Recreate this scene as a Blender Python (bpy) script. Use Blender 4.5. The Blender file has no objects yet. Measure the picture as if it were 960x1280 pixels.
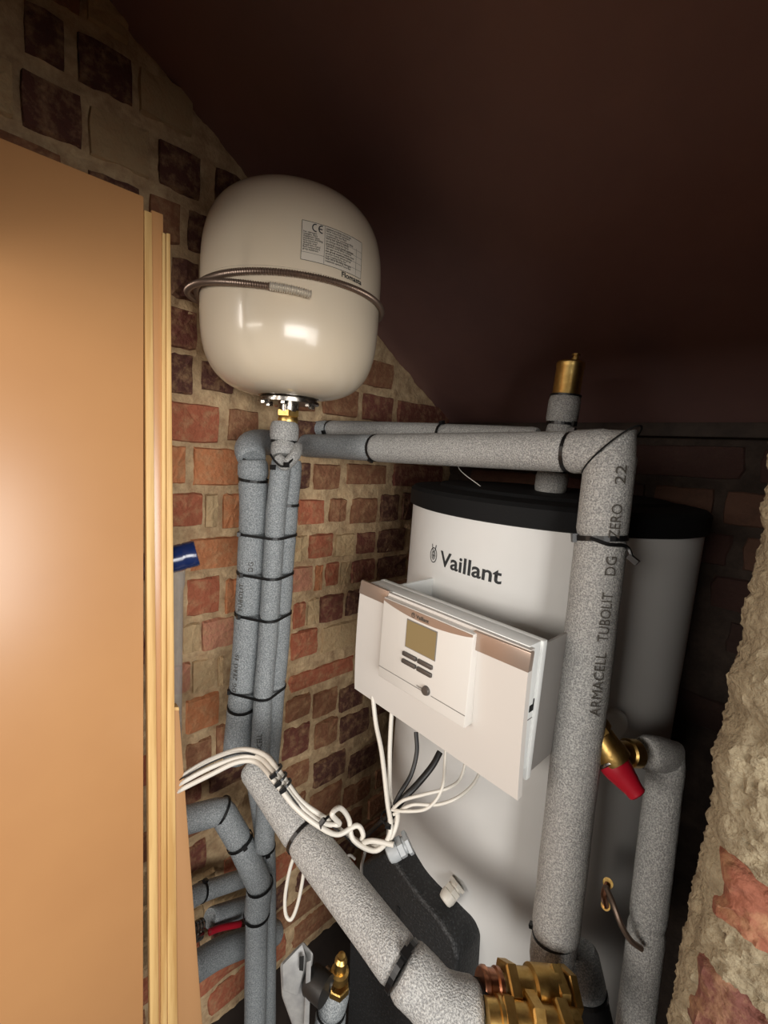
import bpy, bmesh, math, random
from mathutils import Vector, Matrix, noise
random.seed(7)
V = Vector
# ------------------------------------------------------------------ camera (f = 550 px on a 960x1280 frame)
F_PX, CX, CY, H = 550.0, 480.0, 640.0, 1.35
dn = V((176-480, 4800-640, F_PX)).normalized(); up = -dn
zc = V((0, 0, 1)); fw = (zc-up*zc.dot(up)).normalized(); rt = fw.cross(up).normalized()
if rt.x < 0: rt = -rt
az = math.radians(46.6)
Uc = math.cos(az)*fw+math.sin(az)*rt; Xc = math.cos(az)*rt-math.sin(az)*fw
M = Matrix((Xc, Uc, up))                                   # world = M @ camera vector (x right, y down, z forward)
EYE = V((0, 0, H))
sc = bpy.context.scene
cam = bpy.data.cameras.new('camera'); co = bpy.data.objects.new('camera', cam); sc.collection.objects.link(co)
B = Matrix((M @ V((1, 0, 0)), M @ V((0, -1, 0)), M @ V((0, 0, -1)))).transposed()
co.matrix_world = Matrix.Translation(EYE) @ B.to_4x4()
cam.sensor_fit = 'VERTICAL'; cam.sensor_height = 36.0; cam.lens = F_PX/1280*36.0; cam.clip_start = .01
sc.camera = co
sc.view_settings.view_transform = 'Standard'; sc.view_settings.look = 'None'
sc.view_settings.gamma = 1; sc.view_settings.use_curve_mapping = False
sc.view_settings.exposure = 0.12
w = bpy.data.worlds.new('world'); sc.world = w; w.use_nodes = True
w.node_tree.nodes['Background'].inputs[0].default_value = (.97, .96, .96, 1); w.node_tree.nodes['Background'].inputs[1].default_value = .12
def area(name, loc, target, sx, sy, power, col):
    l = bpy.data.lights.new(name, 'AREA'); l.shape = 'RECTANGLE'; l.size = sx; l.size_y = sy; l.energy = power; l.color = col
    o = bpy.data.objects.new(name, l); sc.collection.objects.link(o); o.location = loc
    o.rotation_euler = (V(target)-V(loc)).to_track_quat('-Z', 'Y').to_euler(); return o
area('window_daylight', (1.75, -.75, 1.36), (-.5, .3, 1.2), 1.3, .95, 48, (1, .97, .93))
area('room_fill_light', (-.22, -1.9, 1.66), (-.3, .5, 1.0), 1.2, .6, 32, (1, .93, .85))  # unseen soft fill added behind the camera to brighten the tank front
area('door_sheen_light', (1.9, .3, 1.15), (-.5, .3, 1.15), .9, 1.0, 20, (1, .97, .93))  # unseen light added so the brown door shows a sheen

# ------------------------------------------------------------------ helpers
def ray(x, y): return M @ V((x-CX, y-CY, F_PX))
def Q(x, y, z): return EYE+ray(x, y)*(z/F_PX)              # a point at depth z metres in front of the lens
def PY(x, y, v): r = ray(x, y); return EYE+r*(v/r.y)       # on the plane y = v
def PX(x, y, v): r = ray(x, y); return EYE+r*(v/r.x)
def PD(x, y, d): r = ray(x, y); return EYE+r*(d/math.hypot(r.x, r.y))
def PC(x, y, c, R):                                         # on the front of an upright cylinder
    r = ray(x, y); a = r.x**2+r.y**2; b = -(r.x*c[0]+r.y*c[1]); q = c[0]**2+c[1]**2-R*R
    d = b*b-a*q; t = (-b-math.sqrt(max(d, 0)))/a; return EYE+r*t
def link(name, me, m, parent=None, smooth=True):
    me.name = name; o = bpy.data.objects.new(name, me); sc.collection.objects.link(o)
    if m: me.materials.append(m)
    if smooth and len(me.polygons): me.polygons.foreach_set('use_smooth', [True]*len(me.polygons)); me.set_sharp_from_angle(angle=math.radians(38))
    if parent:
        o.parent = parent; o.matrix_parent_inverse = Matrix.Translation(-V(parent_loc(parent)))
    return o
def parent_loc(p):
    l = V(p.location)
    return l if not p.parent else l      # parts keep world coordinates, so only things carry an offset
def done(name, bm, m, parent=None, smooth=True, label=None):
    bmesh.ops.recalc_face_normals(bm, faces=bm.faces)
    me = bpy.data.meshes.new(name); bm.to_mesh(me); bm.free()
    o = link(name, me, m, parent, smooth)
    if label: o['label'] = label
    return o
def tag(o, label, cat, group=None):
    o['label'] = label; o['category'] = cat
    if group: o['group'] = group
    return o
def thing(name, loc, label, cat, group=None):
    o = bpy.data.objects.new(name, None); sc.collection.objects.link(o); o.location = loc; o.empty_display_size = .05
    return tag(o, label, cat, group)
def struct(o): o['kind'] = 'structure'; return o
def frame(ax):
    ax = V(ax).normalized(); a = V((0, 0, 1)) if abs(ax.z) < .9 else V((1, 0, 0))
    e = ax.cross(a).normalized(); return ax, e, ax.cross(e).normalized()
def smooth_pts(pts, k=6):
    pts = [V(p) for p in pts]
    if len(pts) < 3: return pts
    P = [2*pts[0]-pts[1]]+pts+[2*pts[-1]-pts[-2]]; out = []
    for i in range(1, len(P)-2):
        for j in range(k):
            t = j/k; a, b, c, d = P[i-1:i+3]
            out.append(.5*((2*b)+(-a+c)*t+(2*a-5*b+4*c-d)*t*t+(-a+3*b-3*c+d)*t**3))
    return out+[pts[-1]]
def sweep(bm, pts, rad, n=20, closed=False, cut0=None, cut1=None, sq=None, caps=True):
    """tube along pts; rings lie in the bisecting plane of each corner (mitred); sq = (half width, half thickness) for straps"""
    pts = [V(p) for p in pts]; N = len(pts)
    if not hasattr(rad, '__len__'): rad = [rad]*N
    rings = []; e = None
    for i, p in enumerate(pts):
        d0 = (p-pts[i-1]).normalized() if (i > 0 or closed) else (pts[1]-p).normalized()
        d1 = (pts[(i+1) % N]-p).normalized() if (i < N-1 or closed) else d0
        if e is None: _, e, _ = frame(d0)
        e = (e-d0*e.dot(d0)).normalized(); f = d0.cross(e)
        nb = d0+d1
        if nb.length < 1e-6: nb = d0
        nb.normalize()
        if i == 0 and cut0 is not None: nb = V(cut0)
        if i == N-1 and cut1 is not None: nb = V(cut1)
        ring = []
        for k in range(n):
            a = 2*math.pi*k/n; off = (e*math.cos(a)+f*math.sin(a))*rad[i]
            off = off-d0*(off.dot(nb)/d0.dot(nb))
            ring.append(bm.verts.new(p+off))
        rings.append(ring)
    for i in range(N if closed else N-1):
        A, Bn = rings[i], rings[(i+1) % N]
        for k in range(n): bm.faces.new((A[k], A[(k+1) % n], Bn[(k+1) % n], Bn[k]))
    if caps and not closed: bm.faces.new(rings[0][::-1]); bm.faces.new(rings[-1])
    return bm
def tube(name, pts, r, m, parent=None, n=12, smooth=True, k=6, label=None, **kw):
    P = smooth_pts(pts, k) if smooth else pts
    return done(name, sweep(bmesh.new(), P, r, n, **kw), m, parent, label=label)
def foam(pts, r, m, parent, smooth=False, cut0=None, cut1=None, n=22, name='foam_sleeve', wob=.02, lip=True):
    """one length of pipe insulation with softly rounded ends, slightly uneven girth"""
    P = smooth_pts(pts, 8) if smooth else [V(p) for p in pts]
    out = []; rad = []
    for i in range(len(P)-1):
        L = (P[i+1]-P[i]).length; s = max(1, int(L/.02))
        for j in range(s): out.append(P[i].lerp(P[i+1], j/s))
    out.append(P[-1])
    seed = random.random()*50
    rad = [r*(1+wob*noise.noise(q*22+V((seed, 0, 0)))*1.6) for q in out]
    if lip:
        d0 = (out[1]-out[0]).normalized(); d1 = (out[-1]-out[-2]).normalized()
        q_ = min(1, sum((b_-a_).length for a_, b_ in zip(out, out[1:]))/.03)
        mid_ = [(q, a_) for q, a_ in list(zip(out, rad))[1:-1] if (q-out[0]).length > .011*q_ and (q-out[-1]).length > .011*q_]
        rad = [rad[0]]+[a_ for q, a_ in mid_]+[rad[-1]]; out = [out[0]]+[q for q, a_ in mid_]+[out[-1]]
        out = [out[0], out[0]+d0*.003*q_, out[0]+d0*.009*q_]+out[1:-1]+[out[-1]-d1*.009*q_, out[-1]-d1*.003*q_, out[-1]]
        rad = [r*.86, r*.945, rad[0]]+rad[1:-1]+[rad[-1], r*.945, r*.86]
    return done(name, sweep(bmesh.new(), out, rad, n, cut0=cut0, cut1=cut1), m, parent)
def strap(bm, pts, nrm, wd, th):
    """closed flat strap: pts on its inner side, nrm = axis the strap goes round"""
    nrm = V(nrm).normalized(); N = len(pts); R = []
    for i, p in enumerate(pts):
        t = (pts[(i+1) % N]-pts[i-1]).normalized(); o = t.cross(nrm).normalized()
        c = sum(pts, V())/N
        if o.dot(p-c) < 0: o = -o
        R.append([bm.verts.new(q) for q in (p-nrm*wd/2, p-nrm*wd/2+o*th, p+nrm*wd/2+o*th, p+nrm*wd/2)])
    for i in range(N):
        A, Bn = R[i], R[(i+1) % N]
        for k in range(4): bm.faces.new((A[k], A[(k+1) % 4], Bn[(k+1) % 4], Bn[k]))
def box_bm(bm, c, ax, size):
    """box at c, ax = three axis vectors, size = full lengths"""
    A = [V(a).normalized() for a in ax]; vs = []
    for i in (-1, 1):
        for j in (-1, 1):
            for k in (-1, 1): vs.append(bm.verts.new(V(c)+A[0]*size[0]/2*i+A[1]*size[1]/2*j+A[2]*size[2]/2*k))
    for f in ((0, 1, 3, 2), (4, 6, 7, 5), (0, 4, 5, 1), (2, 3, 7, 6), (0, 2, 6, 4), (1, 5, 7, 3)): bm.faces.new([vs[i] for i in f])
def bx(name, lo, hi, m, parent=None, bev=0, seg=2, label=None):
    bm = bmesh.new(); lo, hi = V(lo), V(hi); box_bm(bm, (lo+hi)/2, ((1, 0, 0), (0, 1, 0), (0, 0, 1)), hi-lo)
    if bev: bmesh.ops.bevel(bm, geom=bm.edges[:], offset=bev, segments=seg, profile=.5, affect='EDGES')
    return done(name, bm, m, parent, label=label)
def hull2(P):
    P = sorted(set((round(a, 6), round(b, 6)) for a, b in P))
    def half(Q_):
        h = []
        for p in Q_:
            while len(h) > 1 and (h[-1][0]-h[-2][0])*(p[1]-h[-2][1])-(h[-1][1]-h[-2][1])*(p[0]-h[-2][0]) <= 0: h.pop()
            h.append(p)
        return h[:-1]
    return half(P)+half(P[::-1])
def tie(circles, ax, parent, wd=.0045, head=None, tail=.0, m=None, th=.0016):
    """cable tie round one or more pipes; circles = [(centre, radius)], head = direction of the lock"""
    m = m or MT['tie']; a, e, f = frame(ax); c0 = V(circles[0][0]); pts = []
    for c, r in circles:
        d = V(c)-c0
        for k in range(28):
            t = 2*math.pi*k/28; pts.append((d.dot(e)+r*math.cos(t), d.dot(f)+r*math.sin(t)))
    hp = [c0+e*x+f*y for x, y in hull2(pts)]
    bm = bmesh.new(); strap(bm, hp, a, wd, th)
    if head is not None:
        hd = V(head); hd = (hd-a*hd.dot(a)).normalized(); q = max(hp, key=lambda p: p.dot(hd))
        cc = sum(hp, V())/len(hp); o = (q-cc).normalized()
        box_bm(bm, q+o*.003, (a, o, a.cross(o)), (wd*1.7, .0055, .008))
        if tail: box_bm(bm, q+o*.004+a.cross(o)*tail/2, (a, o, a.cross(o)), (wd*.9, .0014, tail))
    return done('cable_tie', bm, m, parent, smooth=False)
def lathe(name, prof, org, ax, m, parent=None, n=28, label=None, arc=None, rot=0, smooth=True):
    a, e, f = frame(ax); bm = bmesh.new(); rings = []
    for r, h in prof:
        c = V(org)+a*h
        if r < 1e-5: rings.append([bm.verts.new(c)])
        else: rings.append([bm.verts.new(c+(e*math.cos(2*math.pi*k/n+rot)+f*math.sin(2*math.pi*k/n+rot))*r) for k in range(n)])
    for A, Bn in zip(rings, rings[1:]):
        for k in range(n):
            k2 = (k+1) % n
            if len(A) == 1 and len(Bn) == 1: continue
            if len(A) == 1: bm.faces.new((A[0], Bn[k2], Bn[k]))
            elif len(Bn) == 1: bm.faces.new((A[k], A[k2], Bn[0]))
            else: bm.faces.new((A[k], A[k2], Bn[k2], Bn[k]))
    if len(rings[0]) > 1: bm.faces.new(rings[0][::-1])
    if len(rings[-1]) > 1: bm.faces.new(rings[-1])
    return done(name, bm, m, parent, smooth, label)
def hexnut(name, org, ax, r, h, m, parent=None, rot=0):
    return lathe(name, [(r*.9, 0), (r, h*.12), (r, h*.88), (r*.9, h)], org, ax, m, parent, n=6, rot=rot, smooth=False)
def text(name, body, size, fn, m, parent, off=0.0, sp=1.0, label=None, res=3):
    """lettering mapped onto a surface with fn(u, v) -> world point"""
    cu = bpy.data.curves.new(name, 'FONT'); cu.body = body; cu.size = size; cu.offset = off; cu.space_character = sp; cu.resolution_u = res
    t = bpy.data.objects.new(name, cu); sc.collection.objects.link(t)
    bpy.context.view_layer.update()
    me = bpy.data.meshes.new_from_object(t.evaluated_get(bpy.context.evaluated_depsgraph_get()))
    sc.collection.objects.unlink(t); bpy.data.objects.remove(t)
    for v in me.vertices: v.co = fn(v.co.x, v.co.y)
    o = link(name, me, m, parent, smooth=False)
    if label: o['label'] = label
    return o
def fit(body, size, off):                                  # natural width of a word
    c = bpy.data.curves.new('t', 'FONT'); c.body = body; c.size = size; c.offset = off; o = bpy.data.objects.new('t', c); sc.collection.objects.link(o)
    bpy.context.view_layer.update(); wv = o.dimensions.x; bpy.data.objects.remove(o); return wv
def ribbon(bm, pts, wd, fn, closed=False):
    """flat printed stroke"""
    P = [V((a, b)) for a, b in pts]; N = len(P); L = []
    for i, p in enumerate(P):
        a = P[i-1] if (i or closed) else p; b = P[(i+1) % N] if (i < N-1 or closed) else p
        t = (b-a).normalized(); nn = V((-t.y, t.x))*wd/2
        L.append((bm.verts.new(fn(p.x+nn.x, p.y+nn.y)), bm.verts.new(fn(p.x-nn.x, p.y-nn.y))))
    for i in range(N if closed else N-1):
        A, Bn = L[i], L[(i+1) % N]; bm.faces.new((A[0], A[1], Bn[1], Bn[0]))

# ------------------------------------------------------------------ materials
MT = {}
def lin(c): return tuple(((v/255)/12.92 if v/255 <= .04045 else ((v/255+.055)/1.055)**2.4) for v in c)
def mat(name, col, rough=.5, metal=0, var=None, scale=30, bump=0, bscale=200, detail=4, spec=.5, coat=0, contrast=(.35, .65), objcol=False, trans=0, alpha=1, stretch=None):
    m = bpy.data.materials.new(name); m.use_nodes = True; nt = m.node_tree; N, L = nt.nodes, nt.links
    b = N['Principled BSDF']; c = lin(col)+(1,)
    b.inputs['Base Color'].default_value = c; b.inputs['Roughness'].default_value = rough; b.inputs['Metallic'].default_value = metal
    b.inputs['Specular IOR Level'].default_value = spec; b.inputs['Coat Weight'].default_value = coat; b.inputs['Coat Roughness'].default_value = .3 if name == 'door_paint' else .1
    b.inputs['Transmission Weight'].default_value = trans; b.inputs['Alpha'].default_value = alpha
    tc = N.new('ShaderNodeNewGeometry').outputs['Position']
    if stretch:
        mp = N.new('ShaderNodeMapping'); mp.inputs['Scale'].default_value = stretch; L.new(tc, mp.inputs['Vector']); tc = mp.outputs[0]
    src = None
    if objcol:
        oi = N.new('ShaderNodeObjectInfo'); src = oi.outputs['Color']
    if var:
        no = N.new('ShaderNodeTexNoise'); no.inputs['Scale'].default_value = scale; no.inputs['Detail'].default_value = detail; no.inputs['Roughness'].default_value = .65
        L.new(tc, no.inputs['Vector'])
        rp = N.new('ShaderNodeValToRGB'); rp.color_ramp.elements[0].position = contrast[0]; rp.color_ramp.elements[1].position = contrast[1]
        L.new(no.outputs[0], rp.inputs[0])
        if objcol:
            rp.color_ramp.elements[0].color = (0, 0, 0, 1); rp.color_ramp.elements[1].color = (1, 1, 1, 1)
            mx = N.new('ShaderNodeMix'); mx.data_type = 'RGBA'; L.new(rp.outputs[0], mx.inputs[0]); L.new(src, mx.inputs[6]); mx.inputs[7].default_value = lin(var)+(1,)
            src = mx.outputs[2]
        else:
            rp.color_ramp.elements[0].color = c; rp.color_ramp.elements[1].color = lin(var)+(1,); src = rp.outputs[0]
    if src: L.new(src, b.inputs['Base Color'])
    if bump:
        nb = N.new('ShaderNodeTexNoise'); nb.inputs['Scale'].default_value = bscale; nb.inputs['Detail'].default_value = 5; L.new(tc, nb.inputs['Vector'])
        bp = N.new('ShaderNodeBump'); bp.inputs['Strength'].default_value = bump; bp.inputs['Distance'].default_value = .004
        L.new(nb.outputs[0], bp.inputs['Height']); L.new(bp.outputs[0], b.inputs['Normal'])
    MT[name] = m; return m
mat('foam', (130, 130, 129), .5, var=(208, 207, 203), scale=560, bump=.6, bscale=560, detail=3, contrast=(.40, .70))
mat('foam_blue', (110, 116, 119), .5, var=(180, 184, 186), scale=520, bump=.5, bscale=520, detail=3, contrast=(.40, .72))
mat('tie', (14, 14, 15), .38)
mat('ink', (38, 40, 42), .7)
mat('ink_soft', (70, 66, 60), .7)
mat('vessel_white', (232, 217, 194), .22, var=(229, 212, 186), scale=4, coat=.4)
mat('tank_white', (218, 218, 216), .38, var=(210, 209, 206), scale=3)
mat('lid_black', (12, 12, 13), .75, spec=.25, bump=.15, bscale=300)
mat('plastic_white', (226, 228, 226), .42)
mat('plastic_panel', (208, 203, 197), .3)
mat('module_white', (212, 208, 202), .28)
mat('bronze_band', (176, 156, 142), .32, metal=.55)
mat('lcd', (134, 118, 84), .25, coat=.5)
mat('button', (88, 82, 78), .35, metal=.3)
mat('bracket_grey', (150, 146, 142), .45, metal=.3)
mat('seam', (120, 116, 112), .6)
mat('hole', (8, 8, 8), .9)
mat('brass', (224, 190, 118), .36, metal=1, var=(200, 160, 92), scale=60, bump=.1, bscale=150)
mat('copper', (196, 140, 110), .3, metal=1, var=(150, 100, 76), scale=50)
mat('steel', (190, 186, 180), .25, metal=1, var=(120, 112, 104), scale=90)
mat('strap_steel', (138, 118, 104), .35, metal=.7)
mat('bright_steel', (222, 214, 200), .35, metal=.5)
mat('red_cap', (176, 22, 42), .4)
mat('red_paint', (150, 16, 34), .4)
mat('navy', (24, 40, 84), .2, coat=.5)
mat('clear_plastic', (205, 205, 202), .15, trans=.55, alpha=.5)
mat('cable_white', (208, 203, 193), .4)
mat('cable_grey', (150, 148, 144), .45)
mat('cable_black', (22, 21, 21), .45)
mat('gland_grey', (158, 162, 164), .45)
mat('gland_white', (222, 218, 208), .4)
mat('black_epp', (30, 31, 32), .5, var=(62, 64, 66), scale=260, bump=.5, bscale=300, detail=2, contrast=(.52, .74))
mat('grey_box', (142, 142, 140), .4, var=(120, 120, 120), scale=40)
mat('dark_iron', (44, 43, 42), .5, metal=.4)
mat('door_paint', (198, 146, 96), .3, var=(192, 140, 92), scale=3, spec=.7, coat=.8)
mat('board_paint', (186, 140, 96), .45)
mat('raw_edge', (222, 184, 122), .6, var=(196, 152, 92), scale=90, stretch=(1, 1, .04), contrast=(.4, .62))
mat('brick', (160, 90, 65), .9, var=(176, 142, 104), scale=48, bump=1, bscale=120, contrast=(.46, .84), detail=7, objcol=True)
mat('brick_shaded', (90, 60, 50), .9, var=(70, 50, 40), scale=48, bump=1, bscale=120, contrast=(.5, .9), detail=6, objcol=True)  # back-wall bricks: the shade there is put into the colour
mat('mortar', (202, 176, 138), .95, var=(138, 104, 74), scale=38, bump=1, bscale=110, contrast=(.36, .8), detail=8)
mat('mortar_pier', (160, 148, 122), .95, var=(108, 94, 72), scale=70, bump=1, bscale=230, contrast=(.35, .8), detail=8)
mat('ceiling_paint', (140, 106, 100), .5, var=(130, 98, 94), scale=5, bump=.1, bscale=60)
mat('dark_timber', (70, 58, 50), .8, var=(50, 40, 34), scale=20, bump=.3, bscale=60)
mat('concrete', (110, 104, 98), .9, var=(90, 84, 78), scale=12)
mat('plaster', (196, 184, 168), .9)
mat('dark_floor', (46, 38, 33), .9, var=(34, 28, 25), scale=14)
mat('mortar_shaded', (70, 58, 50), .95, var=(50, 40, 34), scale=26, bump=1, bscale=150)  # mortar darkened in colour to stand in for deep shade
mat('paper', (222, 212, 196), .5)

# ------------------------------------------------------------------ the setting
WX, BY = -.842, 1.055
def relief(p, s, amp):
    return amp*(noise.noise(p*s)+.5*noise.noise(p*s*2.3)+.3*noise.noise(p*s*6))
def wall_grid(name, o, eu, ev, nu, nv, lu, lv, out, amp, s, m, edge=None):
    """masonry bed: a finely cut sheet with modelled roughness, plus a solid back"""
    bm = bmesh.new(); g = []
    for j in range(nv+1):
        row = []
        for i in range(nu+1):
            p = V(o)+V(eu)*(lu*i/nu)+V(ev)*(lv*j/nv); d = relief(p, s, amp)
            if edge: d += edge(i/nu*lu, p)
            row.append(bm.verts.new(p+V(out)*d))
        g.append(row)
    for j in range(nv):
        for i in range(nu): bm.faces.new((g[j][i], g[j][i+1], g[j+1][i+1], g[j+1][i]))
    # the thickness behind the sheet
    back = [bm.verts.new(v.co-V(out)*.1) for v in (g[0][0], g[0][nu], g[nv][nu], g[nv][0])]
    bm.faces.new(back)
    bm.faces.new([g[0][i] for i in range(nu+1)]+[back[1], back[0]])
    bm.faces.new([g[nv][i] for i in range(nu+1)]+[back[2], back[3]])
    bm.faces.new([g[j][0] for j in range(nv+1)]+[back[3], back[0]])
    bm.faces.new([g[j][nu] for j in range(nv+1)]+[back[2], back[1]])
    return struct(done(name, bm, m))
def brick_mesh(seed, dense=False):
    """unit brick face: x across, z up, front at y = -1 (unit proud), 14-gon outline, uneven arris"""
    rnd = random.Random(seed); bm = bmesh.new(); out = []
    for (a, b, n) in (((-.5, -.5), (.5, -.5), 4), ((.5, -.5), (.5, .5), 3), ((.5, .5), (-.5, .5), 4), ((-.5, .5), (-.5, -.5), 3)):
        for i in range(n):
            t = i/n; out.append([a[0]+(b[0]-a[0])*t, a[1]+(b[1]-a[1])*t, i == 0])
    R0, R1 = [], []
    for x, z, corner in out:
        k = .975 if corner else 1
        jx, jz = rnd.uniform(-.03, .02), rnd.uniform(-.05, .035)
        sx = x*(k+jx); sz = z*(k+jz)
        R0.append(bm.verts.new((sx, .0, sz))); R1.append(bm.verts.new((sx*(.965+rnd.uniform(-.02, .01)), -1+rnd.uniform(-.15, .35), sz*(.93+rnd.uniform(-.04, .02)))))
    for i in range(len(R0)):
        j = (i+1) % len(R0); bm.faces.new((R0[i], R0[j], R1[j], R1[i]))
    c = bm.verts.new((0, -1.05, 0))
    for i in range(len(R1)): bm.faces.new((R1[i], R1[(i+1) % len(R1)], c))
    bmesh.ops.recalc_face_normals(bm, faces=bm.faces)
    me = bpy.data.meshes.new('brick'); bm.to_mesh(me); bm.free(); me.materials.append(MT['brick']); return me
BM_ = [brick_mesh(s) for s in range(10)]
RED, DARK, ORG, PINK, PALE, MAR, BRN = (160, 92, 66), (86, 52, 43), (182, 118, 78), (172, 118, 94), (184, 158, 120), (112, 64, 52), (134, 90, 64)
def put_brick(parent, pos, wd, ht, facing, col, proud=.008):
    o = bpy.data.objects.new('brick', random.choice(BM_)); sc.collection.objects.link(o); o.parent = parent
    o.location = pos; o.scale = (wd, proud, ht); o.rotation_euler = (random.uniform(-.01, .01), random.uniform(-.012, .012), facing+random.uniform(-.006, .006))
    if random.random() < .5: o.rotation_euler.y += math.pi
    j = random.uniform(.9, 1.1); o.color = tuple(v*j for v in lin(col))+(1,)
    return o
wl = wall_grid('wall_left', (WX, -.35, 0), (0, 1, 0), (0, 0, 1), 190, 260, 1.44, 2.05, (1, 0, 0), .006, 34, MT['mortar'])
placed = []
def lb(x0, x1, y0, y1, col, dz=0, proud=None):            # a brick of the left wall measured in the photograph
    a = PX(x0, (y0+y1)/2, WX); b = PX(x1, (y0+y1)/2, WX); xm = (x0+x1)/2
    t = PX(xm, y0, WX).z; u = PX(xm, y1, WX).z
    placed.append((a.y, b.y, u, t))
    put_brick(wl, (WX-.001, (a.y+b.y)/2, (t+u)/2), b.y-a.y, t-u, math.pi/2, col, proud or random.uniform(.006, .011))
for a in [(211, 240, 442, 492, DARK), (251, 291, 453, 490, DARK), (211, 273, 504, 553, RED), (285, 322, 512, 552, BRN), (209, 231, 557, 604, ORG), (241, 298, 560, 607, ORG),
          (209, 253, 616, 658, RED), (256, 271, 617, 660, PALE), (278, 299, 617, 660, ORG), (236, 299, 671, 711, ORG), (233, 274, 722, 768, RED), (281, 298, 722, 766, ORG),
          (228, 249, 780, 816, PALE), (252, 290, 772, 810, PINK), (207, 237, 829, 866, PINK), (240, 268, 824, 862, PALE), (272, 278, 820, 858, PALE), (232, 273, 869, 910, ORG),
          (232, 263, 925, 957, BRN), (270, 281, 905, 945, BRN),
          (368, 386, 578, 611, DARK), (391, 424, 580, 612, BRN), (432, 482, 580, 606, BRN), (373, 403, 624, 656, RED), (411, 431, 623, 652, BRN), (438, 470, 622, 654, BRN),
          (475, 497, 618, 652, DARK), (502, 514, 616, 650, DARK), (364, 382, 669, 702, PALE), (385, 414, 667, 697, RED), (418, 441, 667, 695, PALE), (445, 467, 665, 692, MAR), (471, 505, 661, 690, DARK),
          (358, 389, 708, 740, PINK), (393, 402, 706, 738, ORG), (406, 422, 703, 732, RED), (438, 466, 699, 727, MAR), (425, 435, 702, 730, PALE), (470, 505, 695, 722, DARK),
          (366, 380, 752, 785, RED), (383, 397, 748, 780, PALE), (399, 427, 743, 776, MAR), (432, 448, 738, 768, DARK), (363, 395, 788, 820, RED), (401, 445, 779, 811, PALE),
          (361, 441, 832, 852, RED), (357, 386, 870, 897, BRN), (391, 420, 862, 893, BRN), (424, 452, 856, 884, DARK), (353, 386, 907, 944, MAR), (393, 420, 899, 930, BRN), (425, 460, 890, 920, DARK),
          (349, 385, 955, 985, BRN), (391, 430, 945, 975, DARK), (436, 470, 935, 962, DARK), (348, 380, 997, 1030, BRN), (386, 425, 985, 1018, BRN),
          # high above the door
          (25, 103, 128, 128, None), ]:
    if a[4] is None: continue
    lb(*a)
def hb(y0, y1, z0, z1, col):
    placed.append((y0, y1, z0, z1)); put_brick(wl, (WX-.001, (y0+y1)/2, (z0+z1)/2), y1-y0, z1-z0, math.pi/2, col, random.uniform(.007, .012))
def ly(x, y): return PX(x, y, WX).y
hb(ly(25, 130), ly(102, 130), 1.757, 1.825, DARK); hb(ly(110, 150), ly(186, 190), 1.757, 1.825, PALE); hb(ly(197, 215), ly(250, 215), 1.757, 1.825, DARK)
hb(ly(268, 235), ly(300, 240), 1.757, 1.825, DARK)
hb(ly(30, 50), ly(80, 50), 1.848, 1.912, DARK); hb(ly(97, 95), ly(166, 95), 1.848, 1.912, DARK); hb(ly(172, 130), ly(240, 150), 1.848, 1.912, PALE)
hb(ly(62, 10), ly(100, 10), 1.93, 1.985, BRN); hb(ly(108, 40), ly(160, 40), 1.93, 1.975, PALE)
hb(ly(-20, 120), ly(16, 120), 1.757, 1.825, PALE)
hb(ly(108, 200), ly(175, 225), 1.672, 1.738, DARK); hb(ly(186, 270), ly(224, 270), 1.672, 1.738, BRN); hb(ly(234, 295), ly(262, 295), 1.672, 1.738, DARK); hb(ly(275, 295), ly(320, 295), 1.672, 1.738, BRN)
hb(ly(214, 345), ly(247, 345), 1.59, 1.655, DARK); hb(ly(256, 345), ly(300, 345), 1.59, 1.655, DARK)
hb(ly(205, 400), ly(246, 400), 1.507, 1.574, MAR); hb(ly(256, 400), ly(300, 400), 1.507, 1.574, DARK)
zs = [.0312+.0822*i for i in range(24)]
rnd = random.Random(3)
for k, z in enumerate(zs):                                 # the remaining courses, headers and stretchers in turn
    y = -.33+(.11 if k % 2 else 0)
    while y < BY-.03:
        L = rnd.choice((.1, .1, .205)); y1 = min(y+L, BY-.012); z1 = z+.064
        if y1-y > .04 and z1 < 2.05-.598*y and not any(y < q[1]+.006 and y1 > q[0]-.006 and z < q[3]-.004+.008 and z1 > q[2]-.004 for q in placed) \
                and (y > .1 or z > 1.55):
            hb(y, y1, z, z1, rnd.choice((DARK, BRN, MAR, RED, BRN, PALE)))
        y = y+L+.018
# back wall under the slope
wb = wall_grid('wall_back', (WX, BY, 0), (1, 0, 0), (0, 0, 1), 70, 90, 1.02, 1.43, (0, -1, 0), .004, 22, MT['mortar_shaded'])
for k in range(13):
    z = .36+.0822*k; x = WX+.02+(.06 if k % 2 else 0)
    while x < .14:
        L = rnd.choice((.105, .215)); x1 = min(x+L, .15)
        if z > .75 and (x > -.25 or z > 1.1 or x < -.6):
          o = put_brick(wb, ((x+x1)/2, BY+.001, z+.032), x1-x, .064, 0, rnd.choice(((66, 42, 36), (84, 50, 42), (58, 40, 34), (92, 64, 50))), .006); o.material_slots[0].link = 'OBJECT'; o.material_slots[0].material = MT['brick_shaded']  # dark brick colours carry the shade of the back wall
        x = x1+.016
def cz(y): return 2.07-.598*y
bm = bmesh.new()
cs = [(-.95, 1.14), (.9, 1.14), (.9, -.35), (-.95, -.35)]
lo = [bm.verts.new((x, y, cz(y))) for x, y in cs]; hi = [bm.verts.new((x, y, cz(y)+.06)) for x, y in cs]
bm.faces.new(lo); bm.faces.new(hi[::-1])
for i in range(4): bm.faces.new((lo[i], hi[i], hi[(i+1) % 4], lo[(i+1) % 4]))
struct(done('ceiling', bm, MT['ceiling_paint'], smooth=False))
struct(bx('trim_1', (WX+.004, BY-.045, 1.425), (.15, BY+.03, 1.452), MT['dark_timber'], bev=.002))
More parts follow.
